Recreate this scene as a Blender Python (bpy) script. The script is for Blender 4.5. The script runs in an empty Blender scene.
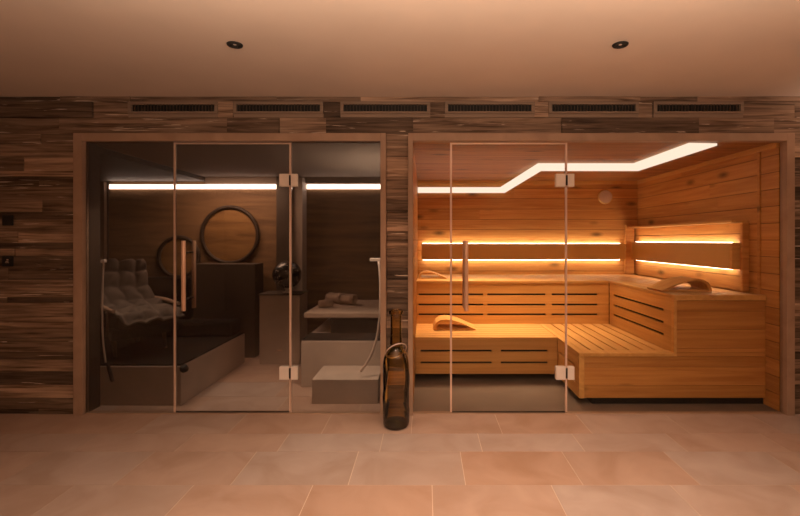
import bpy, bmesh, math, random
from mathutils import Vector, Matrix
random.seed(11)
PI = math.pi
C = bpy.context.scene.collection
sc = bpy.context.scene

# ---------------------------------------------------------------- materials
def mat(name):
    m = bpy.data.materials.new(name); m.use_nodes = True
    nt = m.node_tree
    for n in list(nt.nodes): nt.nodes.remove(n)
    out = nt.nodes.new('ShaderNodeOutputMaterial')
    return m, nt, out
def node(nt, t, **k):
    n = nt.nodes.new(t)
    for a, v in k.items(): setattr(n, a, v)
    return n
def principled(nt, out, col=(.5,.5,.5), rough=.5, metal=0, spec=.5):
    b = nt.nodes.new('ShaderNodeBsdfPrincipled')
    b.inputs['Base Color'].default_value = (*col, 1)
    b.inputs['Roughness'].default_value = rough
    b.inputs['Metallic'].default_value = metal
    b.inputs['Specular IOR Level'].default_value = spec
    nt.links.new(b.outputs[0], out.inputs[0])
    return b
def plain(name, col, rough=.5, metal=0, spec=.5, var=.12, scale=6.0, bump=0, bscale=60):
    m, nt, out = mat(name); b = principled(nt, out, col, rough, metal, spec)
    tc = node(nt, 'ShaderNodeTexCoord'); n = node(nt, 'ShaderNodeTexNoise'); n.inputs['Scale'].default_value = scale
    n.inputs['Detail'].default_value = 4
    nt.links.new(tc.outputs['Object'], n.inputs['Vector'])
    r = node(nt, 'ShaderNodeValToRGB')
    r.color_ramp.elements[0].position = .3; r.color_ramp.elements[1].position = .7
    r.color_ramp.elements[0].color = (*[c*(1-var) for c in col], 1)
    r.color_ramp.elements[1].color = (*[min(1, c*(1+var)) for c in col], 1)
    nt.links.new(n.outputs['Fac'], r.inputs[0]); nt.links.new(r.outputs[0], b.inputs['Base Color'])
    if bump:
        n2 = node(nt, 'ShaderNodeTexNoise'); n2.inputs['Scale'].default_value = bscale
        nt.links.new(tc.outputs['Object'], n2.inputs['Vector'])
        bp = node(nt, 'ShaderNodeBump'); bp.inputs['Strength'].default_value = bump; bp.inputs['Distance'].default_value = .01
        nt.links.new(n2.outputs['Fac'], bp.inputs['Height']); nt.links.new(bp.outputs[0], b.inputs['Normal'])
    return m
def emit(name, col, strength):
    m, nt, out = mat(name)
    e = node(nt, 'ShaderNodeEmission'); e.inputs[0].default_value = (*col, 1); e.inputs[1].default_value = strength
    nt.links.new(e.outputs[0], out.inputs[0]); return m
def wood(name, dark, light, scl, rough=.55, knots=True, streak=0.0, spec=.3, bump=.15, tv=(.85, 1.12)):
    """grain stretched along the small components of scl; 'tone' attribute varies each board"""
    m, nt, out = mat(name); b = principled(nt, out, light, rough, 0, spec)
    L = nt.links.new
    tc = node(nt, 'ShaderNodeTexCoord'); at = node(nt, 'ShaderNodeAttribute', attribute_name='tone')
    # shift grain per board by tone
    sh = node(nt, 'ShaderNodeVectorMath', operation='MULTIPLY_ADD')
    L(at.outputs['Vector'], sh.inputs[0]); sh.inputs[1].default_value = (13, 17, 7); L(tc.outputs['Object'], sh.inputs[2])
    mp = node(nt, 'ShaderNodeMapping'); mp.inputs['Scale'].default_value = scl; L(sh.outputs[0], mp.inputs[0])
    n = node(nt, 'ShaderNodeTexNoise'); n.inputs['Scale'].default_value = 1; n.inputs['Detail'].default_value = 6
    n.inputs['Distortion'].default_value = .6; L(mp.outputs[0], n.inputs['Vector'])
    r = node(nt, 'ShaderNodeValToRGB'); r.color_ramp.elements[0].position = .32; r.color_ramp.elements[1].position = .66
    r.color_ramp.elements[0].color = (*dark, 1); r.color_ramp.elements[1].color = (*light, 1)
    L(n.outputs['Fac'], r.inputs[0]); col = r.outputs[0]
    # board tone
    tn = node(nt, 'ShaderNodeMapRange'); L(at.outputs['Fac'], tn.inputs[0]); tn.inputs[3].default_value = tv[0]; tn.inputs[4].default_value = tv[1]
    ml = node(nt, 'ShaderNodeVectorMath', operation='SCALE'); L(col, ml.inputs[0]); L(tn.outputs[0], ml.inputs['Scale']); col = ml.outputs[0]
    if knots:
        mk = node(nt, 'ShaderNodeMapping'); mk.inputs['Scale'].default_value = tuple(2.2 if s < 10 else 5.5 for s in scl); L(sh.outputs[0], mk.inputs[0])
        v = node(nt, 'ShaderNodeTexVoronoi'); v.inputs['Scale'].default_value = 1; L(mk.outputs[0], v.inputs['Vector'])
        kr = node(nt, 'ShaderNodeMapRange'); L(v.outputs['Distance'], kr.inputs[0]); kr.inputs[1].default_value = .06; kr.inputs[2].default_value = .24
        kr.inputs[3].default_value = .30; kr.inputs[4].default_value = 1
        m2 = node(nt, 'ShaderNodeVectorMath', operation='SCALE'); L(col, m2.inputs[0]); L(kr.outputs[0], m2.inputs['Scale']); col = m2.outputs[0]
    if streak:
        ms = node(nt, 'ShaderNodeMapping'); ms.inputs['Scale'].default_value = (2.2, 2.2, 55); L(sh.outputs[0], ms.inputs[0])
        n3 = node(nt, 'ShaderNodeTexNoise'); n3.inputs['Scale'].default_value = 1; n3.inputs['Detail'].default_value = 3; n3.inputs['Distortion'].default_value = 1.2
        L(ms.outputs[0], n3.inputs['Vector'])
        r3 = node(nt, 'ShaderNodeMapRange'); L(n3.outputs['Fac'], r3.inputs[0]); r3.inputs[1].default_value = .655; r3.inputs[2].default_value = .70
        mx = node(nt, 'ShaderNodeMix', data_type='RGBA'); L(r3.outputs[0], mx.inputs['Factor']); L(col, mx.inputs['A']); mx.inputs['B'].default_value = (streak, streak*.82, streak*.66, 1)
        col = mx.outputs['Result']
    L(col, b.inputs['Base Color'])
    bp = node(nt, 'ShaderNodeBump'); bp.inputs['Strength'].default_value = bump; bp.inputs['Distance'].default_value = .01
    L(n.outputs['Fac'], bp.inputs['Height']); L(bp.outputs[0], b.inputs['Normal'])
    return m
def glass(name, tint, refl=1.0, rough=0.0):
    m, nt, out = mat(name); L = nt.links.new
    t = node(nt, 'ShaderNodeBsdfTransparent'); t.inputs[0].default_value = (*tint, 1)
    g = node(nt, 'ShaderNodeBsdfGlossy'); g.inputs['Roughness'].default_value = rough; g.inputs[0].default_value = (1, 1, 1, 1)
    f = node(nt, 'ShaderNodeFresnel'); f.inputs[0].default_value = 1.45
    k = node(nt, 'ShaderNodeMath', operation='MULTIPLY'); k.inputs[1].default_value = refl; k.use_clamp = True
    L(f.outputs[0], k.inputs[0])
    mx = node(nt, 'ShaderNodeMixShader'); L(k.outputs[0], mx.inputs[0]); L(t.outputs[0], mx.inputs[1]); L(g.outputs[0], mx.inputs[2])
    L(mx.outputs[0], out.inputs[0]); return m

M = {}
M['plaster'] = plain('ceiling_plaster', (.66, .56, .48), .9, var=.03, scale=2)
M['plaster_wall'] = plain('plaster_wall', (.50, .42, .36), .9, var=.05, scale=2)
M['clad'] = wood('weathered_cladding', (.070, .042, .026), (.27, .185, .130), (2.2, 2.2, 42), .75, knots=False, streak=.62, bump=.6, tv=(.42, 1.9))
M['vent_wood'] = wood('vent_wood', (.20, .145, .105), (.27, .20, .15), (2, 2, 40), .7, knots=False)
M['frame_wood'] = wood('frame_wood', (.33, .215, .15), (.40, .27, .19), (6, 6, 6), .5, knots=False, bump=.05)
M['pine_h'] = wood('pine_board_wall', (.48, .205, .052), (.64, .315, .088), (1.4, 1.4, 26), .5)
M['pine_y'] = wood('pine_board_seat', (.58, .305, .09), (.70, .40, .13), (24, 1.2, 24), .5, knots=False)
M['pine_x'] = wood('pine_board_long', (.58, .305, .09), (.70, .40, .13), (1.2, 24, 24), .5, knots=False)
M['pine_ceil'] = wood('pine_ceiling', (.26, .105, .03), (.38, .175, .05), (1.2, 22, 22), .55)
M['pine_smooth'] = plain('smooth_aspen', (.60, .36, .11), .5, var=.05, scale=3)
M['black'] = plain('black_matte', (.008, .007, .006), .7, var=.2)
M['black_fabric'] = plain('black_fabric', (.010, .008, .007), .95, 0, .1, var=.2, bump=.3, bscale=200)
M['grey_fabric'] = plain('grey_quilt', (.14, .115, .10), .95, 0, .1, var=.2, scale=9, bump=.4, bscale=160)
M['towel'] = plain('towel_cotton', (.55, .42, .33), .95, var=.08, bump=.5, bscale=220)
M['chrome'] = plain('brushed_steel', (.80, .72, .66), .4, .3, var=.05)
M['copper'] = plain('warm_metal', (.66, .42, .29), .38, .3, var=.05)
M['seal'] = plain('pane_edge_seal', (.62, .44, .35), .35, .2, var=.05)
M['hose'] = plain('steel_hose', (.75, .62, .54), .35, .3, var=.05)
M['steam_stone'] = plain('steam_room_stone', (.48, .40, .34), .6, var=.12, scale=3)
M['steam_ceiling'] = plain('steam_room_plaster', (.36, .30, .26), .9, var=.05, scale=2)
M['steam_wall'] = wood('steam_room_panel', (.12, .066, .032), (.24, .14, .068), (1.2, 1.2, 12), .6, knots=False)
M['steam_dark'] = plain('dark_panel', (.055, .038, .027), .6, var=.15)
M['slat_dark'] = plain('dark_slat', (.14, .085, .055), .6, var=.15)
M['ring'] = plain('dark_iron_ring', (.035, .022, .014), .5, .3, var=.15)
M['disc'] = wood('round_oak_disc', (.13, .065, .022), (.26, .14, .05), (2.5, 2.5, 14), .55)
M['led'] = emit('led_strip', (1.0, .80, .64), 1.25)
M['led_backrest'] = emit('led_backrest', (1.0, .80, .60), 20)
M['led_steam'] = emit('led_steam', (1.0, .76, .64), 6.0)
M['groove'] = plain('groove_shadow_wood', (.16, .07, .02), .8)
M['clear_glass'] = glass('clear_glass', (.94, .93, .91), .22)
M['smoked_glass'] = glass('smoked_glass', (.76, .73, .70), 1.1)
M['bottle_glass'] = glass('amber_glass', (.80, .64, .30), 1.5, .04)
M['disc_white'] = plain('pale_plastic', (.60, .42, .32), .5, var=.03)

def tile_mat():
    m, nt, out = mat('sandstone_tile'); b = principled(nt, out, (.4,.3,.24), .42, 0, .35); L = nt.links.new
    tc = node(nt, 'ShaderNodeTexCoord'); at = node(nt, 'ShaderNodeAttribute', attribute_name='tone')
    sh = node(nt, 'ShaderNodeVectorMath', operation='MULTIPLY_ADD'); L(at.outputs['Vector'], sh.inputs[0]); sh.inputs[1].default_value = (9, 14, 5); L(tc.outputs['Object'], sh.inputs[2])
    n = node(nt, 'ShaderNodeTexNoise'); n.inputs['Scale'].default_value = 2.6; n.inputs['Detail'].default_value = 7; n.inputs['Distortion'].default_value = 1.0; L(sh.outputs[0], n.inputs['Vector'])
    r = node(nt, 'ShaderNodeValToRGB'); e = r.color_ramp.elements
    e[0].position = .3; e[0].color = (.35, .265, .22, 1); e[1].position = .72; e[1].color = (.45, .37, .335, 1)
    x = e.new(.5); x.color = (.40, .32, .285, 1); L(n.outputs['Fac'], r.inputs[0])
    # warm / grey tile variation
    mx = node(nt, 'ShaderNodeMix', data_type='RGBA'); mx.blend_type = 'MULTIPLY'; mx.inputs['Factor'].default_value = 1
    r2 = node(nt, 'ShaderNodeValToRGB'); r2.color_ramp.elements[0].color = (1.0, .82, .68, 1); r2.color_ramp.elements[1].color = (.98, .96, .94, 1)
    L(at.outputs['Fac'], r2.inputs[0]); L(r.outputs[0], mx.inputs['A']); L(r2.outputs[0], mx.inputs['B']); L(mx.outputs['Result'], b.inputs['Base Color'])
    bp = node(nt, 'ShaderNodeBump'); bp.inputs['Strength'].default_value = .25; bp.inputs['Distance'].default_value = .01; L(n.outputs['Fac'], bp.inputs['Height']); L(bp.outputs[0], b.inputs['Normal'])
    return m
M['tile'] = tile_mat()
M['grout'] = plain('grout', (.62, .50, .40), .8, var=.1)
def orb_mat():
    m, nt, out = mat('black_orb_painted_glints'); b = principled(nt, out, (.01,.01,.01), .25, .0, .6); L = nt.links.new
    tc = node(nt, 'ShaderNodeTexCoord'); v = node(nt, 'ShaderNodeTexVoronoi'); v.inputs['Scale'].default_value = 55; L(tc.outputs['Object'], v.inputs['Vector'])
    s = node(nt, 'ShaderNodeSeparateColor'); L(v.outputs['Color'], s.inputs[0])
    g = node(nt, 'ShaderNodeMath', operation='GREATER_THAN'); g.inputs[1].default_value = .6; L(s.outputs[0], g.inputs[0])
    d = node(nt, 'ShaderNodeMath', operation='LESS_THAN'); d.inputs[1].default_value = .32; L(v.outputs['Distance'], d.inputs[0])
    k = node(nt, 'ShaderNodeMath', operation='MULTIPLY'); L(g.outputs[0], k.inputs[0]); L(d.outputs[0], k.inputs[1])
    mx = node(nt, 'ShaderNodeMix', data_type='RGBA'); L(k.outputs[0], mx.inputs['Factor']); mx.inputs['A'].default_value = (.008,.007,.007,1); mx.inputs['B'].default_value = (.75,.66,.6,1)  # pale dots paint reflected glints into the orb's colour
    L(mx.outputs['Result'], b.inputs['Base Color']); return m
M['orb'] = orb_mat()

# ---------------------------------------------------------------- mesh helpers
class MB:
    def __init__(s): s.v = []; s.f = []; s.t = []; s.sm = []
    def add(s, vs, fs, tone=.5, smooth=False):
        o = len(s.v); s.v += [Vector(v) for v in vs]
        for f in fs: s.f.append([o+i for i in f]); s.t.append(tone); s.sm.append(smooth)
        return s
    def box(s, x0, x1, y0, y1, z0, z1, tone=None):
        if tone is None: tone = .5
        vs = [(x,y,z) for z in (z0,z1) for y in (y0,y1) for x in (x0,x1)]
        return s.add(vs, [(0,2,3,1),(4,5,7,6),(0,1,5,4),(2,6,7,3),(0,4,6,2),(1,3,7,5)], tone)
    def prism(s, poly, axis, a, b, tone=.5, smooth=False):
        """poly of 2D points extruded along axis from a to b. axis y: poly=(x,z); x: (y,z); z: (x,y)"""
        n = len(poly)
        def P(p, t): return {'y': (p[0], t, p[1]), 'x': (t, p[0], p[1]), 'z': (p[0], p[1], t)}[axis]
        vs = [P(p, a) for p in poly] + [P(p, b) for p in poly]
        fs = [tuple(range(n)), tuple(range(2*n-1, n-1, -1))] + [(i, n+i, n+(i+1) % n, (i+1) % n) for i in range(n)]
        return s.add(vs, fs, tone, smooth)
    def tube(s, pts, r, seg=12, smooth=True, close=False):
        pts = [Vector(p) for p in pts]; n = len(pts); vs = []; up = None
        for i, p in enumerate(pts):
            if close: d = pts[(i+1) % n]-pts[i-1]
            else: d = pts[min(i+1, n-1)]-pts[max(i-1, 0)]
            d.normalize()
            if up is None: up = Vector((0,0,1)) if abs(d.z) < .9 else Vector((1,0,0))
            a = (up - d*up.dot(d)).normalized(); b = d.cross(a); up = a
            rr = r[i] if isinstance(r, (list, tuple)) else r
            vs += [p + a*rr*math.cos(2*PI*k/seg) + b*rr*math.sin(2*PI*k/seg) for k in range(seg)]
        fs = []
        for i in range(n if close else n-1):
            j = (i+1) % n
            fs += [(i*seg+k, i*seg+(k+1) % seg, j*seg+(k+1) % seg, j*seg+k) for k in range(seg)]
        s.add(vs, fs, .5, smooth)
        if not close:
            o = len(s.v)-len(vs)
            s.f.append([o+k for k in range(seg-1,-1,-1)]); s.t.append(.5); s.sm.append(False)
            s.f.append([o+(n-1)*seg+k for k in range(seg)]); s.t.append(.5); s.sm.append(False)
        return s
    def lathe(s, prof, c, axis='z', seg=40, smooth=True, tone=.5):
        vs = []
        for r, h in prof:
            for k in range(seg):
                a = 2*PI*k/seg; u, w = r*math.cos(a), r*math.sin(a)
                vs.append({'z': (c[0]+u, c[1]+w, c[2]+h), 'y': (c[0]+u, c[1]+h, c[2]+w), 'x': (c[0]+h, c[1]+u, c[2]+w)}[axis])
        fs = [(i*seg+k, i*seg+(k+1) % seg, (i+1)*seg+(k+1) % seg, (i+1)*seg+k) for i in range(len(prof)-1) for k in range(seg)]
        return s.add(vs, fs, tone, smooth)
    def grid(s, fn, nu, nv, tone=.5, smooth=True, cu=False, cv=False):
        vs = [fn(i/(nu if cu else nu-1), j/(nv if cv else nv-1)) for i in range(nu) for j in range(nv)]
        fs = [(i*nv+j, ((i+1) % nu)*nv+j, ((i+1) % nu)*nv+(j+1) % nv, i*nv+(j+1) % nv) for i in range(nu if cu else nu-1) for j in range(nv if cv else nv-1)]
        return s.add(vs, fs, tone, smooth)
    def rot(s, ang, axis, c):
        R = Matrix.Translation(c) @ Matrix.Rotation(ang, 4, axis) @ Matrix.Translation(-Vector(c))
        s.v = [R @ v for v in s.v]; return s
    def build(s, name, m, parent=None, bevel=0, sub=0, base=True):
        if parent is not None:
            off = wloc(parent)
        elif base:
            xs = [v.x for v in s.v]; ys = [v.y for v in s.v]; zs = [v.z for v in s.v]
            off = Vector(((min(xs)+max(xs))/2, (min(ys)+max(ys))/2, min(zs)))
        else: off = Vector((0,0,0))
        me = bpy.data.meshes.new(name)
        me.from_pydata([tuple(v-off) for v in s.v], [], s.f)
        at = me.color_attributes.new('tone', 'FLOAT_COLOR', 'CORNER'); i = 0
        for p, t in zip(me.polygons, s.t):
            for _ in p.loop_indices: at.data[i].color = (t, t, t, 1); i += 1
        for p, q in zip(me.polygons, s.sm): p.use_smooth = q
        me.materials.append(m if not isinstance(m, str) else M[m])
        bm = bmesh.new(); bm.from_mesh(me); bmesh.ops.recalc_face_normals(bm, faces=bm.faces); bm.to_mesh(me); bm.free()
        o = bpy.data.objects.new(name, me); C.objects.link(o)
        if parent is not None: o.parent = parent
        else: o.location = off
        if bevel:
            b = o.modifiers.new('bevel', 'BEVEL'); b.width = bevel; b.segments = 2; b.limit_method = 'ANGLE'; b.angle_limit = .6
        if sub:
            q = o.modifiers.new('sub', 'SUBSURF'); q.levels = sub; q.render_levels = sub
        return o
def wloc(o):
    l = Vector(o.location)
    while o.parent: o = o.parent; l += Vector(o.location)
    return l
def tag(o, label, cat, group=None):
    o['label'] = label; o['category'] = cat; o['kind'] = 'thing'
    if group: o['group'] = group
    return o
def thing(name, loc, label, cat, group=None):
    o = bpy.data.objects.new(name, None); C.objects.link(o); o.location = loc; o.empty_display_size = .1
    return tag(o, label, cat, group)
def struct(o): o['kind'] = 'structure'; return o
def copy_tree(o, parent=None):
    c = o.copy(); C.objects.link(c); c.parent = parent
    for ch in [x for x in bpy.data.objects if x.parent == o]: copy_tree(ch, c)
    return c
rnd = random.random

# ---------------------------------------------------------------- camera
F = 450.0; CZ = 1.4; VX = 425; VY = 240
cam = bpy.data.cameras.new('camera'); co = bpy.data.objects.new('camera', cam); C.objects.link(co)
co.location = (0, 0, CZ); co.rotation_euler = (PI/2, 0, 0)
cam.sensor_width = 36; cam.lens = F/800*36
cam.shift_x = -(VX-400)/800; cam.shift_y = -(258-VY)/800
cam.clip_start = .05
sc.camera = co

WY = 3.63; CEIL = 2.553
XL, XR, YB = -3.95, 3.35, -1.6
YS = 6.10          # back wall of the sauna
YT = 5.70          # back wall of the smoked-glass cabin

# ---------------------------------------------------------------- floor
rows = [(3.256, 3.70, [-1.43-.68*3, -1.43-.68*2, -1.43-.68, -1.43, -.75, -.10, .56, 1.21, 1.92, 2.6, 3.28]),
        (2.979, 3.256, [-.98-.68*4+i*.68 for i in range(11)]),
        (2.571, 2.979, [-1.79-.67*3+i*.672 for i in range(12)]),
        (2.25, 2.571, [-2.0-.68*2+i*.68 for i in range(12)])]
y = 2.25; k = 0
while y > YB:
    d = (.41, .28, .41, .32)[k % 4]; o = rnd()*.6
    rows.append((y-d, y, [-4.6+o+i*.68 for i in range(13)])); y -= d; k += 1
y = 3.70
while y < 6.3:
    d = (.41, .28, .32)[k % 3]; o = rnd()*.6
    rows.append((y, y+d, [-4.8+o+i*.68 for i in range(13)])); y += d; k += 1
fl = MB(); g = .004
for y0, y1, js in rows:
    js = [-5.2]+sorted(js)+[3.6]
    for a, b in zip(js, js[1:]):
        if b-a < .05: continue
        fl.box(a+g/2, b-g/2, y0+g/2, y1-g/2, -.02, 0, rnd())
fo = struct(fl.build('floor', 'tile', base=False))
go = struct(MB().box(-5.2, 3.6, YB-.1, 6.5, -.06, -.0015).build('floor_grout', 'grout', fo))

struct(MB().box(-.12, 2.90, WY+.03, 6.15, .0005, .006).build('floor_sauna', plain('shaded_stone_floor', (.17, .125, .095), .5, var=.12, scale=2.5), base=False))  # plain slab, coloured darker to carry the shade inside the sauna
# ---------------------------------------------------------------- room shell
struct(MB().box(XL-.1, XR+.1, YB-.1, WY+.15, CEIL, CEIL+.08).build('ceiling', 'plaster', base=False))
struct(MB().box(XL-.1, XL, YB, WY+.05, -.05, CEIL).build('wall_left', 'plaster_wall', base=False))
struct(MB().box(XR, XR+.1, YB, WY+.05, -.05, CEIL).build('wall_right', 'plaster_wall', base=False))
struct(MB().box(XL-.1, XR+.1, YB-.1, YB, -.05, CEIL).build('wall_rear', 'plaster_wall', base=False))

OP = [(-2.804, -.311, 2.2526), (-.1352, 2.9478, 2.2526)]
w = MB()
# backing
for x0, x1, z0, z1 in [(XL, OP[0][0], 0, CEIL), (OP[0][1], OP[1][0], 0, CEIL), (OP[1][1], XR, 0, CEIL), (OP[0][0], OP[0][1], 2.2526, CEIL), (OP[1][0], OP[1][1], 2.2526, CEIL)]:
    w.box(x0, x1, WY+.03, WY+.13, z0, z1, .1)
vents = [((a-425)/124, (b-425)/124) for a, b in [(129,219), (234,324), (341,430), (445,534), (549,637), (652,743)]]
VZ0, VZ1 = 2.385, 2.512
z = 0.0
def clad_row(z0, z1):
    segs = [(XL, XR)]
    cuts = []
    if z0 < 2.2526-.001: cuts += [(a, b) for a, b, _ in OP]
    if z1 > VZ0+.001 and z0 < VZ1-.001: cuts += vents
    for a, b in sorted(cuts):
        ns = []
        for s, e in segs:
            if b <= s or a >= e: ns.append((s, e)); continue
            if a-s > .005: ns.append((s, a))
            if e-b > .005: ns.append((b, e))
        segs = ns
    for s, e in segs:
        x = s
        while x < e-.001:
            l = random.uniform(.35, 1.5); nx = x+l
            if e-nx < .25: nx = e
            # tone: mostly dark brown, some pale planks
            t = random.choice([.0, .1, .25, .35, .5, .5, .7, 1.0])
            w.box(x+.0008, nx-.0008, WY-random.choice([0, .004, .008, .013, .02]), WY+.03, z0+.0008, z1-.0008, t+rnd()*.08)
            x = nx
while z < CEIL-.001:
    h = random.choice([.045, .06, .08, .095, .11])
    z1 = z+h
    for lim in (2.2526, VZ0, VZ1, CEIL):
        if z < lim-.001 and z1 > lim-.035: z1 = lim
    clad_row(z, z1); z = z1
struct(w.build('wall_front', 'clad', base=False))

# vents
def make_vent(x0, x1):
    t = thing('air_vent', ((x0+x1)/2, WY, VZ0), '', 'vent', 'air vents above the glass cabins')
    sz0, sz1, sx0, sx1 = 2.432, 2.489, x0+.028, x1-.028
    f = MB().box(x0+.002, x1-.002, WY-.022, WY, sz1, VZ1-.001).box(x0+.002, x1-.002, WY-.022, WY, VZ0+.03, sz0).box(x0+.002, sx0, WY-.022, WY, sz0, sz1).box(sx1, x1-.002, WY-.022, WY, sz0, sz1)
    f.box(x0+.002, x1-.002, WY-.012, WY+.02, VZ0+.001, VZ0+.029, .8)
    f.build('vent_frame', 'vent_wood', t)
    MB().box(sx0-.01, sx1+.01, WY+.0, WY+.01, sz0-.01, sz1+.01).build('dark_duct', 'black', t)
    s = MB(); n = 26
    for i in range(1, n): 
        x = sx0+(sx1-sx0)*i/n; s.box(x-.0024, x+.0024, WY-.014, WY-.001, sz0, sz1)
    s.build('louvre', 'steam_dark', t)
    return t
words = ['air vent grille at the far left, above the dark cabin', 'air vent grille above the smoked glass door',
         'air vent grille above the gap end of the dark cabin, over the round orb side', 'air vent grille above the left end of the sauna, over its door',
         'air vent grille above the hinged edge of the sauna door', 'air vent grille at the far right, above the sauna bench']
words = ['leftmost brown air vent grille, above the left fixed pane of the dark cabin', 'second brown air vent grille from the left, above the smoked glass door',
         'third brown air vent grille from the left, above the right end of the dark cabin', 'fourth brown air vent grille from the left, above the sauna door',
         'fifth brown air vent grille from the left, just right of the sauna door hinge', 'rightmost brown air vent grille, above the sauna bench block']
v0 = make_vent(*vents[0])
for i, (a, b) in enumerate(vents):
    o = v0 if i == 0 else copy_tree(v0)
    o.location.x = (a+b)/2; o['label'] = words[i]

# downlights
def make_downlight(x, yy):
    t = thing('downlight', (x, yy, CEIL-.03), '', 'ceiling light', 'black recessed downlights')
    MB().lathe([(.030, -.010), (.042, -.010), (.045, -.006), (.045, -.001), (.0001, -.001), (.0001, -.003), (.026, -.003), (.030, -.010)], (x, yy, CEIL-.0), seg=32).build('trim_ring', 'black', t)
    MB().lathe([(.0001, -.004), (.009, -.004), (.010, -.002), (.0001, -.002)], (x, yy, CEIL), seg=24).rot(.0, 'X', (x, yy, CEIL)).build('lens_highlight', 'chrome', t)  # small pale disc stands in for the highlight in the black fitting
    return t
d0 = make_downlight(-1.12, 2.65); d0['label'] = 'small black downlight in the ceiling, above the dark cabin side'
d1 = copy_tree(d0); d1.location.x = 1.15; d1['label'] = 'small black downlight in the ceiling, above the sauna side'

# ---------------------------------------------------------------- cabin frames
GY = WY
def front(x0, x1, jl, jr, label, gm, d0, d1, hx, plabels):
    """timber frame with two fixed panes and a hinged glass door"""
    t = thing('glass_cabin_front', ((x0+x1)/2, WY, 0), label, 'glass front')
    y0, y1 = WY-.045, WY+.028
    MB().box(x0, x0+jl, y0, y1, 0, 2.2526).build('jamb', 'frame_wood', t, bevel=.003)
    MB().box(x1-jr, x1, y0, y1, 0, 2.2526).build('jamb', 'frame_wood', t, bevel=.003)
    MB().box(x0+jl, x1-jr, y0, y1, 2.190, 2.2526).build('head_board', 'frame_wood', t, bevel=.003)
    MB().box(x0+jl, x1-jr, y0+.03, y1, 0, .008).build('threshold', 'frame_wood', t)
    for (a, b), pl in zip([(x0+jl, d0-.012), (d1+.012, x1-jr)], plabels):
        o = MB().box(a, b, GY-.004, GY+.004, .009, 2.19).build('fixed_pane', gm, t); o['label'] = pl
    d = MB().box(d0+.008, d1-.008, GY-.004, GY+.004, .018, 2.172).build('glass_door', gm, t)
    for x in (d0, d1): MB().box(x-.0075, x+.0075, GY-.008, GY+.008, .016, 2.182).build('edge_seal', 'seal', d)
    MB().box(d0+.008, d1-.008, GY-.006, GY+.006, 2.172, 2.182).build('top_seal', 'seal', d)
    MB().box(d0+.008, d1-.008, GY-.005, GY+.005, .010, .018).build('bottom_seal', 'ring', d)
    for z in (.33, 1.88):
        h = MB()
        for a, b in ((d1-.085, d1-.008), (d1+.008, d1+.062)):
            for c in (GY-.022, GY+.004): h.box(a, b, c, c+.018, z-.052, z+.052)
        h.build('hinge', 'chrome', d, bevel=.003)
        MB().lathe([(.0001, -.04), (.008, -.04), (.008, .04), (.0001, .04)], (d1+.0, GY-.017, z), seg=12).build('hinge_pin', 'ring', d)
    for yy in (GY-.08, GY+.08):
        MB().lathe([(.0001, 0), (.015, 0), (.0165, .003), (.0165, .552), (.015, .555), (.0001, .555)], (hx, yy, .84), seg=20).build('handle', 'copper', d)
        for z in (.93, 1.30):
            ya, yb = sorted((GY, yy)); MB().tube([(hx, ya, z), (hx, yb, z)], .007, 10).build('handle_mount', 'ring', d)
front((73-425)/125.5, (386-425)/125.5, .072, .045, 'timber framed smoked glass front of the dark cabin', 'smoked_glass', (175-425)/124, (290.5-425)/124, -1.905,
      ('smoked pane with the armchair behind it', 'smoked pane with the towels behind it'))
MB().lathe([(.0001, .005), (.018, .005), (.018, .022), (.032, .030), (.034, .048), (.022, .058), (.0001, .058)], (-1.965, WY, .352), 'y', 24).build('lock_knob', 'black', bpy.data.objects['glass_door'])
front((408-425)/125.5, (795-425)/125.5, .038, .063, 'timber framed clear glass front of the brightly lit sauna', 'clear_glass', (451-425)/124, (566-425)/124, .325,
      ('narrow clear pane', 'wide clear pane in front of the bench'))

# ---------------------------------------------------------------- switches
def switch(px, py, label, marks):
    x = (px-425)/124; z = 1.4-(py-240)/124
    t = thing('wall_switch', (x, WY-.028, z-.042), label, 'switch')
    MB().box(x-.042, x+.042, WY-.030, WY-.018, z-.042, z+.042).build('switch_plate', 'black', t, bevel=.003)
    if marks:
        q = MB().box(x-.015, x+.013, WY-.0315, WY-.030, z-.014, z-.010).box(x-.012, x+.010, WY-.0315, WY-.030, z-.005, z+.000).box(x-.004, x+.010, WY-.0315, WY-.030, z+.006, z+.016)
        q.build('printed_symbol', 'disc_white', t)
    else:
        MB().box(x-.034, x+.034, WY-.0325, WY-.030, z-.034, z+.034).build('rocker', 'black', t, bevel=.002)
switch(10.5, 220.5, 'upper plain black square switch on the plank wall', False)
switch(10.5, 261, 'lower black square switch with a small pale symbol on the plank wall', True)

# ---------------------------------------------------------------- sauna shell
SX0, SX1 = -.10, 2.88
SZ = 2.2
def board_wall(name, axis, fixed_c, a0, a1, z0, z1, bh, th, m, parent=None, vcuts=()):
    """axis 'x': wall spans x, face at y=fixed_c, thickness away (+); axis 'y': spans y, face at x=fixed_c"""
    b = MB(); z = z0; r = z0
    while z < z1-.001:
        zz = min(z+bh, z1)
        edges = [a0]
        cuts = [random.uniform(a0+.5, a1-.5)] if a1-a0 > 1.8 and rnd() < .35 else []
        edges += cuts+[a1]
        for p, q in zip(edges, edges[1:]):
            t = rnd()
            if axis == 'x': b.box(p+.0006, q-.0006, fixed_c, fixed_c+th, z+.003, zz-.003, t)
            else: b.box(fixed_c, fixed_c+th, p+.0006, q-.0006, z+.003, zz-.003, t)
        z = zz
    o = b.build(name, m, parent, base=False)
    g = MB(); f0, f1 = sorted((fixed_c+th*.3, fixed_c+th*1.2))
    if axis == 'x': g.box(a0, a1, f0, f1, z0, z1)
    else: g.box(f0, f1, a0, a1, z0, z1)
    g = g.build('board_grooves', 'groove', o)
    return o
struct(board_wall('wall_sauna_back', 'x', YS, SX0-.05, SX1+.05, 0, SZ+.05, .14, .02, 'pine_h'))
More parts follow.
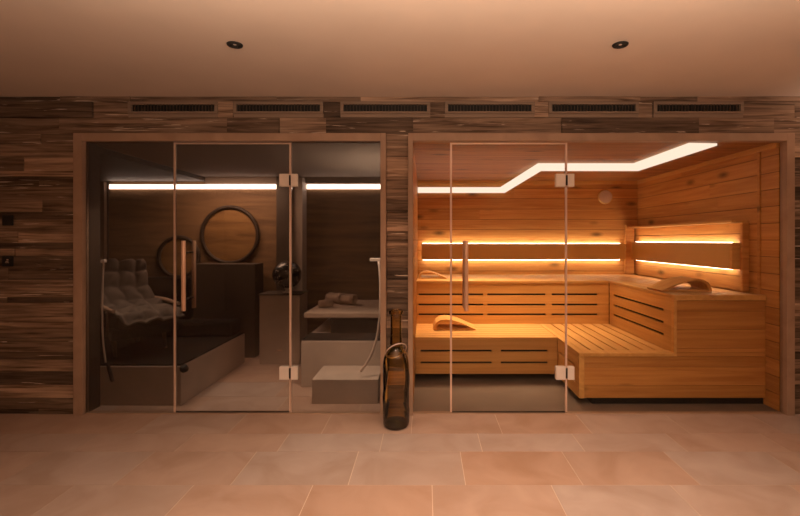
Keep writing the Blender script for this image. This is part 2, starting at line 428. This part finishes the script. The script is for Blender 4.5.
struct(board_wall('wall_sauna_right', 'y', SX1, WY+.032, YS, 0, SZ+.05, .14, .02, 'pine_h'))
struct(board_wall('wall_sauna_left', 'y', SX0, WY+.032, YS, 0, SZ+.05, .14, -.02, 'pine_h'))
b = MB(); yy = WY+.135; b.box(SX0-.02, SX1+.02, WY+.032, WY+.134, SZ, SZ+.04, .5)
while yy < YS+.05:
    y2 = min(yy+.13, YS+.05); b.box(SX0-.05, SX1+.05, yy+.0012, y2-.0012, SZ, SZ+.02, rnd()); yy = y2
b.box(SX0-.05, SX1+.05, WY+.135, YS+.05, SZ+.006, SZ+.04, 0)
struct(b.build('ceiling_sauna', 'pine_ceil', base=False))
struct(MB().box(SX0, SX1, YS-.025, YS, SZ-.045, SZ, .4).build('trim_1', 'pine_x', base=False, bevel=.004))
struct(MB().box(SX1-.02, SX1, WY+.035, YS-.025, SZ-.045, SZ, .4).build('trim_2', 'pine_y', base=False, bevel=.004))
struct(MB().box(SX1-.012, SX1, 3.86, 3.885, .935, SZ-.045, .2).build('trim_3', 'pine_h', base=False))

# panelled backrest wall on the right (thicker cladding up to a ledge)
wr = bpy.data.objects.new('trim_6', None); C.objects.link(wr); wr.location = (SX1-.02, 5.0, .93); struct(wr)
board_wall('panel_boards', 'y', SX1-.045, 4.03, YS-.001, .945, 1.555, .128, .04, 'pine_h', wr)
MB().box(SX1-.150, SX1-.001, 4.01, YS-.001, 1.556, 1.580, .6).build('ledge_cap', 'pine_y', wr, bevel=.003)
MB().box(SX1-.060, SX1-.001, 3.995, 4.026, .94, 1.555, .8).build('end_trim', 'pine_h', wr, bevel=.003)
# small knotted corner block in the back right corner
tag(MB().box(2.70, SX1-.068, YS-.05, YS-.001, .95, 1.60, .35).build('corner_post', 'pine_h', bevel=.004), 'short pine post in the back right corner of the sauna between the lit panels', 'post')

# lit backrests
bl = thing('lit_backrest', (1.2, YS-.05, 1.13), 'long smooth backrest board glowing along the back sauna wall', 'backrest')
MB().box(-.05, 2.69, YS-.075, YS-.055, 1.135, 1.352).build('backrest_board', 'pine_smooth', bl, bevel=.004)
for z in (1.139, 1.348): MB().box(-.03, 2.62, YS-.052, YS-.030, z-.008, z+.008).build('led_strip', 'led_backrest', bl)
for x in (.3, 1.3, 2.3): MB().box(x, x+.05, YS-.055, YS-.001, 1.20, 1.28).build('bracket', 'pine_smooth', bl)
br = thing('lit_backrest', (2.76, 5.0, 1.13), 'shorter smooth backrest board glowing on the right sauna wall', 'backrest')
XF = SX1-.045
MB().box(XF-.075, XF-.055, 4.08, YS-.08, 1.135, 1.375).build('backrest_board', 'pine_smooth', br, bevel=.004)
MB().box(XF-.075, XF-.001, 4.045, 4.08, 1.135, 1.375, .9).build('end_board', 'pine_x', br, bevel=.003)
for z in (1.139, 1.371): MB().box(XF-.052, XF-.036, 4.09, YS-.16, z-.008, z+.008).build('led_strip', 'led_backrest', br)
MB().box(XF-.055, XF, 5.0, 5.05, 1.2, 1.3).build('bracket', 'pine_smooth', br)

# ceiling LED band
def ribbon(name, path, m, parent):
    """path: list of (outer point, inner point) 3D; 1.5 cm thick closed band"""
    b = MB(); th = .018; n = len(path); vs = []
    for o, i in path:
        vs += [o, i, (i[0], i[1], i[2]+th), (o[0], o[1], o[2]+th)]
    fs = [(0,1,2,3), tuple((n-1)*4+k for k in (3,2,1,0))]
    for j in range(n-1):
        for k in range(4): fs.append((j*4+k, j*4+(k+1) % 4, (j+1)*4+(k+1) % 4, (j+1)*4+k))
    return b.add(vs, fs).build(name, m, parent)
lc = thing('led_light_line', (1.2, 4.9, 2.0), 'white LED light line angled across the sauna ceiling', 'light')
zc = 2.170
ribbon('led_diffuser', [((-.097, YS-.03, 2.035), (-.097, YS-.052, 2.092)), ((1.075, YS-.03, 2.035), (1.01, YS-.052, 2.092)),
                    ((1.29, 5.00, zc-.004), (1.16, 4.62, zc)), ((2.37, 5.00, zc-.004), (2.14, 4.62, zc)), ((2.37, WY+.02, zc-.004), (2.14, WY+.02, zc))], 'led', lc)
for x, yy in ((1.3, 4.8), (2.0, 4.8), (2.25, 4.2)): MB().box(x-.012, x+.012, yy-.012, yy+.012, zc+.015, SZ).build('hanger', 'chrome', lc)
for x in (.1, .8): MB().box(x-.012, x+.012, YS-.040, YS, 2.085, 2.105).build('hanger', 'chrome', lc)

# round wall speaker / thermometer
rs = thing('round_wall_speaker', (2.44, YS-.03, 1.89), 'round pale disc on the upper back wall of the sauna', 'speaker')
MB().lathe([(.0001, -.022), (.080, -.022), (.092, -.016), (.095, 0), (.0001, 0)], (2.44, YS, 1.985), 'y', 40).build('disc_cover', 'disc_white', rs)
MB().lathe([(.086, -.024), (.094, -.022), (.098, -.008), (.098, 0), (.086, -.002), (.086, -.024)], (2.44, YS, 1.985), 'y', 40).build('outer_ring', 'pine_smooth', rs)

# ---------------------------------------------------------------- sauna benches
# upper bench (L shape)
UZ, LZ = .935, .446
ub = thing('upper_sauna_bench', (1.8, 5.4, .07), 'high L-shaped pine bench along the back and right sauna walls', 'bench')
s = MB()
yy = 5.12
while yy < YS-.03:
    y2 = min(yy+.095, YS-.005); s.box(SX0+.004, 2.095, yy, y2-.012, UZ-.028, UZ, rnd()); yy = y2
s.build('seat_slats', 'pine_x', ub, bevel=.003)
s = MB(); x = 2.10
while x < SX1-.05:
    x2 = min(x+.11, SX1-.05); s.box(x, x2-.012, 3.835, YS-.005, UZ-.028, UZ, rnd()); x = x2
s.box(2.10, SX1-.003, 3.79, 3.833, UZ-.045, UZ+.001, .85)
s.build('seat_slats', 'pine_y', ub, bevel=.003)
def riser(axis, c, a0, a1, z0, z1, gaps, spacers, m, parent, th=.022, d=1):
    b = MB(); lv = [z0]+sorted(gaps)+[z1]; hg = .0105
    for i in range(len(lv)-1):
        lo = lv[i]+(hg if i else 0); hi = lv[i+1]-(hg if i < len(lv)-2 else 0); t = rnd()
        if axis == 'x': b.box(a0, a1, c, c+th, lo, hi, t)
        else: b.box(c, c+th, a0, a1, lo, hi, t)
    for gz in gaps:
        for p, q in spacers:
            if axis == 'x': b.box(p, q, c+.001, c+th, gz-hg, gz+hg, .3)
            else: b.box(c+.001, c+th, p, q, gz-hg, gz+hg, .3)
    return b.build('riser_boards', m, parent)
s88 = 450/5.12
X = lambda px, s=s88: (px-425)/s
riser('x', 5.13, SX0+.004, 2.095, LZ-.02, UZ-.03, (.552, .664, .78), [(SX0+.004, X(418.5)), (X(483.5), X(487.5)), (X(546), X(552)), (X(598), 2.095)], 'pine_x', ub)
riser('y', 2.103, 3.83, 5.13, LZ-.02, UZ-.03, (.568, .675, .785), [(3.83, 3.97), (5.02, 5.13)], 'pine_y', ub)
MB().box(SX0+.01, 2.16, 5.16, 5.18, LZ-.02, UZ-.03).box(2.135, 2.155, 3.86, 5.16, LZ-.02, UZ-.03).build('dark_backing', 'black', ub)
# end panel facing the glass, with horizontal boards, upper part
e = MB(); z = LZ+.002
for z1 in (.486, .642, .80, UZ-.047):
    e.box(2.125, SX1-.004, 3.80, 3.825, z+.001, z1-.001, rnd()); z = z1
e.box(2.115, SX1-.002, 3.815, 3.828, LZ, UZ-.045, 0)
e.build('end_panel', 'pine_h', ub, bevel=.0015)
MB().box(2.095, 2.122, 3.79, 3.829, LZ+.001, UZ-.046, .9).build('corner_trim', 'pine_y', ub, bevel=.003)

lb = thing('lower_sauna_bench', (1.2, 4.6, 0), 'low L-shaped slatted pine bench below the high bench, facing the glass', 'bench')
s = MB(); yy = 4.41
while yy < 5.12:
    y2 = min(yy+.10, 5.128); s.box(SX0+.004, 1.295, yy, y2-(.012 if y2 < 5.12 else 0), LZ-.028, LZ, .5+rnd()*.4); yy = y2
s.build('seat_slats', 'pine_x', lb, bevel=.003)
s = MB(); gx = [1.355, 1.434, 1.55, 1.66, 1.77, 1.89, 2.0, 2.09]
for a, q in zip(gx, gx[1:]): s.box(a+(0 if a == gx[0] else .009), q-(.009 if q != gx[-1] else 0), 3.90, 5.125, LZ-.028, LZ, .4+rnd()*.5)
s.box(1.30, 1.352, 3.79, 5.125, LZ-.028, LZ, .8)
s.box(1.352, 2.122, 3.79, 3.898, LZ-.028, LZ, .8)
for yy in (4.45, 4.95): s.box(1.36, 2.08, yy, yy+.05, LZ-.05, LZ-.03, .2)
s.build('seat_slats', 'pine_y', lb, bevel=.002)
s102 = 450/4.41
riser('x', 4.42, SX0+.004, 1.298, .086, LZ-.03, (.196, .312), [(SX0+.004, X(420.5, s102)), (X(492, s102), X(501, s102)), (X(548, s102), 1.298)], 'pine_x', lb)
riser('y', 1.30, 3.83, 4.42, .066, LZ-.03, (.18, .312), [(3.83, 3.90), (4.36, 4.42)], 'pine_y', lb)
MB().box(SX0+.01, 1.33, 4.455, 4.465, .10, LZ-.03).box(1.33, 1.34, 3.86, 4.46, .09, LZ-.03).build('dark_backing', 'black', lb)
e = MB(); z = .066
for z1 in (.17, .327, LZ-.030):
    e.box(1.345, SX1-.004, 3.80, 3.825, z+.001, z1-.001, rnd()); z = z1
e.box(2.122, SX1-.004, 3.80, 3.825, LZ-.029, LZ+.001, .5)
e.box(1.33, SX1-.002, 3.815, 3.828, .066, LZ-.03, 0)
e.build('end_panel', 'pine_h', lb, bevel=.0015)
MB().box(1.298, 1.343, 3.79, 3.829, .066, LZ-.030, .9).build('corner_trim', 'pine_y', lb, bevel=.003)
MB().box(1.42, SX1-.003, 3.828, 5.0, 0.007, .068).box(SX0+.01, 1.42, 4.85, 5.0, 0.007, .42).build('plinth', 'black', lb)
MB().box(SX0+.01, 1.30, 4.47, 4.84, LZ-.08, LZ-.03).build('support_beam', 'pine_x', lb)
MB().box(2.16, SX1-.01, 3.84, 5.1, .08, .40).build('support_block', 'pine_x', lb)

# headrests
def headrest(label):
    t = thing('wooden_headrest', (0, 0, 0), label, 'headrest')
    top = [(0, .012), (.07, .040), (.15, .078), (.24, .108), (.32, .118), (.38, .108), (.425, .08), (.45, .03), (.45, .0)]
    inn = [(.425, .0), (.424, .03), (.402, .068), (.368, .092), (.32, .100), (.24, .090), (.15, .060), (.07, .022), (.01, .0)]
    for p0, p1 in ((.0, .055), (.07, .125), (.14, .195), (.21, .265)):
        pass
    MB().prism(top+inn, 'y', 0, .28, .8).build('curved_rest', 'pine_x', t, bevel=.002)
    bb = MB()
    for k in range(3): bb.box(.03, .423, .01+k*.095, .08+k*.095, .0, .018, .8)
    bb.build('base_slat', 'pine_x', t, bevel=.002)
    return t
h0 = headrest('curved wooden headrest on the high bench near the front right')
h0.location = (2.12, 4.03, UZ+.001)
h1 = copy_tree(h0); h1.location = (.54, 5.02, LZ+.001); h1.rotation_euler.z = PI; h1['label'] = 'curved wooden headrest lying on the low bench at the left'
h2 = copy_tree(h0); h2.location = (.26, 5.60, UZ+.001); h2.rotation_euler.z = PI; h2.scale = (.75, .75, .75); h2['label'] = 'curved wooden headrest on the high bench at the far left'
for h in (h0, h1, h2): h['group'] = 'wooden sauna headrests'

# ---------------------------------------------------------------- smoked-glass cabin shell
TX0, TX1 = -4.4, -.32
TZ = 2.17
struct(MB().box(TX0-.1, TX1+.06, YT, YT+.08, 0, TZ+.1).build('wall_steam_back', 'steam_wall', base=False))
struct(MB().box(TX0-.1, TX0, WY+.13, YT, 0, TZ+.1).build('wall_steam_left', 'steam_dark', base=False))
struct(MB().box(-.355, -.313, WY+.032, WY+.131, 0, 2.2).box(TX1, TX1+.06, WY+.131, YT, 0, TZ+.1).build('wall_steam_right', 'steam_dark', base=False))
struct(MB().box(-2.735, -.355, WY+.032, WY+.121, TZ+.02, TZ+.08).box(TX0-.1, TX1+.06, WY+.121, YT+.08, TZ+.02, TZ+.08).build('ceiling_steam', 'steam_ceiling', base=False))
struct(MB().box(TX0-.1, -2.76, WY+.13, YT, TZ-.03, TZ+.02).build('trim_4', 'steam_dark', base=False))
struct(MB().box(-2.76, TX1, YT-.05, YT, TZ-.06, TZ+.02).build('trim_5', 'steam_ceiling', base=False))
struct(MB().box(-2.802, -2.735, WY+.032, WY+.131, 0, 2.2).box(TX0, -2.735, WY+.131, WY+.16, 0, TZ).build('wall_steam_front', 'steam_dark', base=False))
struct(MB().box(-1.80, -1.63, 5.45, YT, 0, TZ).build('wall_pier', 'steam_dark', base=False))
struct(MB().box(-1.63, -1.50, 5.50, YT, 0, TZ).build('wall_pier_return', 'steam_stone', base=False))
tag(MB().box(TX0+.42, -1.81, YT-.03, YT-.001, 2.045, 2.10).build('led_light_line', 'led_steam'), 'white LED light line on the back wall of the dark cabin, left of the pier', 'light')
tag(MB().box(-1.49, TX1-.01, YT-.03, YT-.001, 2.045, 2.10).build('led_light_line', 'led_steam'), 'short white LED light line in the dark cabin, right of the pier', 'light')
sp = thing('slat_screen', (-4.2, YT-.04, 0), 'dark vertical slat screen at the far left inside the dark cabin', 'screen')
for k in range(4): MB().box(-4.36+k*.095, -4.31+k*.095, YT-.06, YT-.01, 0, TZ-.04).build('slat', 'slat_dark', sp)
MB().box(-4.38, -4.0, YT-.01, YT-.001, 0, TZ-.04).build('back_board', 'steam_dark', sp)

# platform
tag(MB().box(TX0+.01, -2.06, WY+.17, 5.15, 0, .335).build('stone_platform', 'steam_stone', bevel=.008), 'low stone platform at the left of the dark cabin under the armchair', 'platform')
tag(MB().box(-4.3, -2.062, WY+.175, 5.148, .336, .350).build('floor_mat', 'black_fabric', bevel=.004), 'flat black mat covering the stone platform', 'mat')
db = thing('daybed', (-2.7, 4.98, .385), 'low black daybed on the platform behind the armchair', 'daybed')
MB().box(-3.6, -2.09, 4.86, 5.12, .386, .545).build('mattress', 'black_fabric', db, bevel=.03)
MB().box(-3.4, -2.62, 5.02, 5.12, .546, 1.02).build('back_cushion', 'black_fabric', db, bevel=.03)
db.location.z -= .035
# low counter below the large ring
tag(MB().box(-2.76, -2.02, 5.35, YT-.07, 0, 1.115).build('half_height_counter', 'steam_dark', bevel=.006), 'dark brown half-height counter below the large round wall disc', 'counter')

# round wall discs
def wall_disc(px, py, r, label):
    s = 450/(YT-.03); x = (px-425)/s; z = 1.4-(py-240)/s
    t = thing('round_wall_disc', (x, YT-.03, z-r), label, 'wall decoration')
    MB().tube([(x+(r-.024)*math.cos(a), YT-.035, z+(r-.024)*math.sin(a)) for a in [2*PI*k/64 for k in range(64)]], .024, 10, close=True).build('rim', 'ring', t)
    MB().lathe([(.0001, -.022), (r-.03, -.022), (r-.03, -.002), (.0001, -.002)], (x, YT, z), 'y', 56, smooth=False).build('disc_face', 'disc', t)
wall_disc(230, 235, .375, 'large round wooden wall disc with a dark rim')
wall_disc(179, 257, .275, 'smaller round wooden wall disc behind the left door edge')

# pedestal and orb
pd = thing('pedestal', (-1.64, 5.22, 0), 'tall square brown pedestal cabinet carrying the black orb', 'pedestal')
MB().box(-1.87, -1.415, 5.08, 5.42, 0, .775).build('body', 'steam_stone', pd, bevel=.004)
MB().box(-1.88, -1.405, 5.07, 5.43, .776, .79).build('top_slab', 'steam_dark', pd, bevel=.003)
MB().tube([(-1.66, 5.08, .16), (-1.66, 5.055, .16), (-1.62, 5.055, .16), (-1.62, 5.08, .16)], .006, 8).build('door_pull', 'copper', pd)
ob = thing('decorative_orb', (-1.60, 5.22, .79), 'black ball painted with glints on a small silver foot', 'ornament')
pr = [(.162*math.sin(PI*k/28)+1e-4, -.162*math.cos(PI*k/28)) for k in range(29)]
MB().lathe(pr, (-1.60, 5.22, 1.0), seg=48).build('ball', 'orb', ob)
MB().lathe([(.0001, 0), (.05, 0), (.05, .008), (.022, .014), (.018, .035), (.04, .055), (.0001, .055)], (-1.60, 5.22, .791), seg=24).build('foot', 'chrome', ob)

# right-hand step, bench and lounger
tag(MB().box(-.965, -.40, WY+.21, 4.27, 0, .21).build('stone_step', 'steam_stone', bevel=.006), 'low pale stone step in the right corner of the dark cabin', 'step')
tag(MB().box(-1.18, -.33, 4.28, YT-.002, 0, .44).build('stone_bench', 'steam_stone', bevel=.006), 'stone seat block behind the low step in the dark cabin', 'bench')
tag(MB().box(-1.175, -.335, 4.285, 4.60, .441, .452).build('seat_shadow_sheet', 'black_fabric', bevel=.003), 'flat black sheet standing in for shadow on the stone seat block in front of the lounger', 'mat')  # black sheet in place of the shadow falling on the seat
lg = thing('lounger', (-.8, 5.0, .44), 'raised lounger slab carrying the rolled towels', 'lounger')
MB().box(-1.24, -.335, 4.60, 5.62, .60, .654).build('lounger_top', 'towel', lg, bevel=.01)
MB().box(-.97, -.335, 4.63, 5.6, .441, .599).build('underside_shadow_block', 'black_fabric', lg, bevel=.004)  # black block fills in the shadow under the lounger slab
MB().box(-.46, -.335, 4.9, 5.55, .655, .86).build('head_bolster', 'black_fabric', lg, bevel=.04)

def towel(cx, cy, z, L, r, rz, tilt, label):
    t = thing('rolled_towel', (cx, cy, z), label, 'towel', 'rolled towels on the lounger')
    b = MB(); turns = 3.2; n = 70; th = r/turns*.8
    def fn(u, v):
        a = u*turns*2*PI; rr = .008+(r-.008)*u
        return (-L/2+v*L + .004*math.sin(a*1.7), rr*math.cos(a), rr*math.sin(a))
    b.grid(fn, n, 8); 
    R = Matrix.Translation((cx, cy, z+r)) @ Matrix.Rotation(rz, 4, 'Z') @ Matrix.Rotation(tilt, 4, 'Y')
    b.v = [R @ v for v in b.v]
    o = b.build('towel_roll', 'towel', t); m = o.modifiers.new('th', 'SOLIDIFY'); m.thickness = th*.75; m.offset = -1
    b2 = MB(); b2.lathe([(r+.001, -.02), (r+.003, -.01), (r+.003, .01), (r+.001, .02)], (0, 0, 0), 'x', 28)
    b2.v = [R @ v for v in b2.v]; o2 = b2.build('band', 'towel', t); m = o2.modifiers.new('th', 'SOLIDIFY'); m.thickness = .002
towel(-.98, 5.24, .655, .40, .062, -.5, .0, 'large rolled towel lying on the lounger')
towel(-1.10, 4.98, .655, .15, .042, .5, 0, 'small rolled towel in front of the large one')

# armchair with quilt
ac = thing('armchair', (-2.58, 4.30, .385), 'black lounge armchair on the platform at the left', 'armchair')
for x, yy in ((-2.86, 4.08), (-2.86, 4.52), (-2.40, 4.08), (-2.40, 4.52)):
    b = MB(); b.tube([(x+(.03 if x > -2.6 else -.03), yy, .389), (x, yy, .56)], [.014, .02], 10); b.build('leg', 'slat_dark', ac)
MB().box(-2.96, -2.26, 4.0, 4.60, .555, .64).build('seat_frame', 'black_fabric', ac, bevel=.02)
MB().box(-2.90, -2.22, 4.03, 4.57, .64, .765).build('seat_cushion', 'black_fabric', ac, bevel=.045)
bk = MB().box(-2.98, -2.86, 4.02, 4.58, .60, 1.19); bk.rot(-.16, 'Y', (-2.92, 4.3, .6)); bk.build('backrest', 'black_fabric', ac, bevel=.04)
for yy in (4.0, 4.57):
    MB().tube([(-2.9, yy, .84), (-2.7, yy, .85), (-2.45, yy, .845), (-2.22, yy, .82)], [.018, .022, .02, .016], 10).build('armrest', 'frame_wood', ac)
    MB().tube([(-2.30, yy, .835), (-2.34, yy, .6)], .013, 8).build('arm_post', 'slat_dark', ac)
ac.rotation_euler.z = -.55; ac.location.x -= .24; ac.location.z -= .035
# quilt draped over the chair back and seat: lumpy quilted surface following an L path
def qpath(u):
    pts = [Vector((-2.86, 1.215)), Vector((-2.80, 1.08)), Vector((-2.72, .93)), Vector((-2.60, .82)), Vector((-2.42, .79)), Vector((-2.22, .775)), Vector((-2.13, .70))]
    t = u*(len(pts)-1); i = min(int(t), len(pts)-2); f = t-i
    return pts[i].lerp(pts[i+1], f)
def qfn(u, v):
    p = qpath(u); yq = 4.03+v*.52-.0*u
    w1 = abs(math.sin(u*PI*6+math.sin(v*5)*.5+v*1.2)); w2 = abs(math.sin(v*PI*3.5+u*2.2+math.sin(u*9)*.4))
    puff = .052*(w1*w2)**.5+.008*math.sin(u*31+v*17)
    return (p.x+puff*.7, yq+.012*math.sin(u*14), p.y+puff*.8)
q = MB().grid(qfn, 72, 48)
q.rot(-.55, 'Z', (-2.58, 4.30, 0)); q.v = [v+Vector((-.24, 0, -.035)) for v in q.v]
q = q.build('quilt', 'grey_fabric')
md = q.modifiers.new('th', 'SOLIDIFY'); md.thickness = .02; md.offset = -1
tag(q, 'puffy grey quilted blanket draped over the black armchair', 'blanket')

# hoses
hr = thing('shower_hose', (-.40, 4.1, 1.2), 'thin pale hose hanging from a wall tap at the right of the dark cabin', 'hose')
MB().box(-.50, -.325, 4.08, 4.12, 1.205, 1.235).build('tap', 'chrome', hr, bevel=.004)
def bez(p, n=26):
    p = [Vector(a) for a in p]; o = []
    for k in range(n+1):
        t = k/n; q = p[:]
        while len(q) > 1: q = [a.lerp(b, t) for a, b in zip(q, q[1:])]
        o.append(q[0])
    return o
MB().tube(bez([(-.42, 4.08, 1.205), (-.38, 4.0, .95), (-.395, 3.95, .62), (-.40, 3.94, .45), (-.56, 3.9, .26)]), .011, 8).build('hose_line', 'hose', hr)
hl = thing('shower_hose', (-2.72, 3.78, .1), 'thin pale hose ending in a black nozzle at the left edge of the dark cabin', 'hose')
MB().tube(bez([(-2.70, 3.78, 1.22), (-2.71, 3.78, .95), (-2.72, 3.77, .62), (-2.66, 3.75, .38)]), .0075, 8).build('hose_line', 'hose', hl)
MB().lathe([(.0001, 0), (.012, 0), (.015, .03), (.013, .13), (.008, .16), (.0001, .16)], (-2.645, 3.745, .215), seg=12).rot(-.28, 'Y', (-2.645, 3.745, .38)).build('nozzle', 'black', hl)
MB().box(-2.715, -2.685, 3.765, 3.80, 1.21, 1.235).build('tap', 'chrome', hl, bevel=.004)

# ---------------------------------------------------------------- bottle
bx_, by_ = (396-425)/133, 3.39
bt = thing('floor_bottle', (bx_, by_, 0), 'tall amber green glass bottle standing on the floor between the cabins', 'bottle')
prof = [(.0001, .012), (.06, .004), (.088, .002), (.098, .018), (.101, .06), (.101, .12), (.098, .16), (.1005, .22), (.098, .27), (.1005, .34), (.1, .42), (.097, .48), (.085, .53), (.066, .565), (.052, .59), (.046, .63), (.042, .70), (.041, .80), (.043, .835), (.053, .845), (.054, .868), (.046, .875), (.036, .872), (.034, .84)]
def smooth_prof(p, n=3):
    o = []
    for i in range(len(p)-1):
        for k in range(n):
            t = k/n; p0 = p[max(i-1, 0)]; p1 = p[i]; p2 = p[i+1]; p3 = p[min(i+2, len(p)-1)]
            o.append(tuple(.5*((2*p1[j])+(-p0[j]+p2[j])*t+(2*p0[j]-5*p1[j]+4*p2[j]-p3[j])*t*t+(-p0[j]+3*p1[j]-3*p2[j]+p3[j])*t**3) for j in (0, 1)))
    return [(max(r, 1e-4), max(h, .001)) for r, h in o]+[p[-1]]
lm = MB().lathe(smooth_prof(prof), (bx_, by_, 0), seg=48)
for v in lm.v:
    a = math.atan2(v.y-by_, v.x-bx_); d = 1+.018*math.sin(3*a+v.z*22)*(1 if v.z < .55 else .3)
    v.x = bx_+(v.x-bx_)*d; v.y = by_+(v.y-by_)*d
lm.build('bottle_body', 'bottle_glass', bt)
MB().lathe([(.0001, .016), (.07, .010), (.088, .012), (.094, .03), (.075, .045), (.03, .055), (.0001, .058)], (bx_, by_, 0), seg=40).build('thick_base', plain('bottle_base_glass', (.035, .04, .014), .15, var=.2), bt)
MB().tube([(bx_+.078*math.cos(a), by_+.078*math.sin(a), .565+.035*math.cos(a+.6)-.045*math.sin(a)) for a in [2*PI*k/40 for k in range(40)]], .004, 8, close=True).build('neck_wire', 'hose', bt)

# ---------------------------------------------------------------- lights
def area(name, loc, rot, sx, sy, power, col, spread=PI):
    l = bpy.data.lights.new(name, 'AREA'); l.shape = 'RECTANGLE'; l.size = sx; l.size_y = sy; l.energy = power; l.color = col; l.spread = spread
    o = bpy.data.objects.new(name, l); C.objects.link(o); o.location = loc; o.rotation_euler = rot; return o
def spot(name, loc, power, col, ang, blend, r=.04, rot=(0,0,0)):
    l = bpy.data.lights.new(name, 'SPOT'); l.energy = power; l.color = col; l.spot_size = ang; l.spot_blend = blend; l.shadow_soft_size = r
    o = bpy.data.objects.new(name, l); C.objects.link(o); o.location = loc; o.rotation_euler = rot; return o
WARM = (1.0, .71, .505)
area('ceiling_fill_uplight', (.25, .6, 1.9), (PI, 0, 0), 3.0, 1.8, 136, WARM)  # unseen fill lamp added to brighten the ceiling and its bounce
for x in (-1.12, 1.15):
    spot('downlight_and_fill_beam', (x, 2.65, CEIL-.035), 38, WARM, 2.0, 1.0)
for x in (-.15, .95):
    spot('downlight_and_fill_beam', (x, .9, CEIL-.035), 175, WARM, 1.6, 1.0, .04, (.34, 0, 0))  # no fittings here: unseen spots tilted forward to brighten floor and cabin fronts
area('right_wall_washer', (3.28, 3.2, 2.42), (PI, 0, 0), .08, .8, 4.0, (1, .70, .52))
area('cabin_fill_lamp', (-2.35, 5.15, 2.10), (.25, 0, 0), 1.0, .3, 16, (1, .62, .42))  # unseen lamp added to brighten the wall around the discs
LS = (1, .66, .40)
area('led_bench_fill', (1.3, 4.75, 2.15), (0, 0, 0), 1.2, .2, 9, LS, 1.3)
area('led_bench_fill', (.45, 5.0, 2.10), (0, 0, 0), 1.0, .2, 10, LS, 1.3)  # unseen lamp away from the LED line, added to brighten the benches
for x, p in ((-.72, 110), (-2.45, 45), (-1.6, 40)):
    spot('cabin_fill_spot', (x, 3.72, 2.12), p, (1, .72, .52), 1.3, 1.0, .03, (.12, 0, 0))  # unseen spots added to brighten the step, platform and cabin floor
wd = bpy.data.worlds.new('world'); sc.world = wd; wd.use_nodes = True
wd.node_tree.nodes['Background'].inputs[0].default_value = (.02, .012, .008, 1)
sc.view_settings.view_transform = 'Standard'; sc.view_settings.look = 'None'; sc.view_settings.gamma = 1
sc.view_settings.exposure = 0
sc.cycles.max_bounces = 8; sc.cycles.transparent_max_bounces = 16; sc.cycles.caustics_reflective = False; sc.cycles.caustics_refractive = False
sc.cycles.sample_clamp_indirect = 4
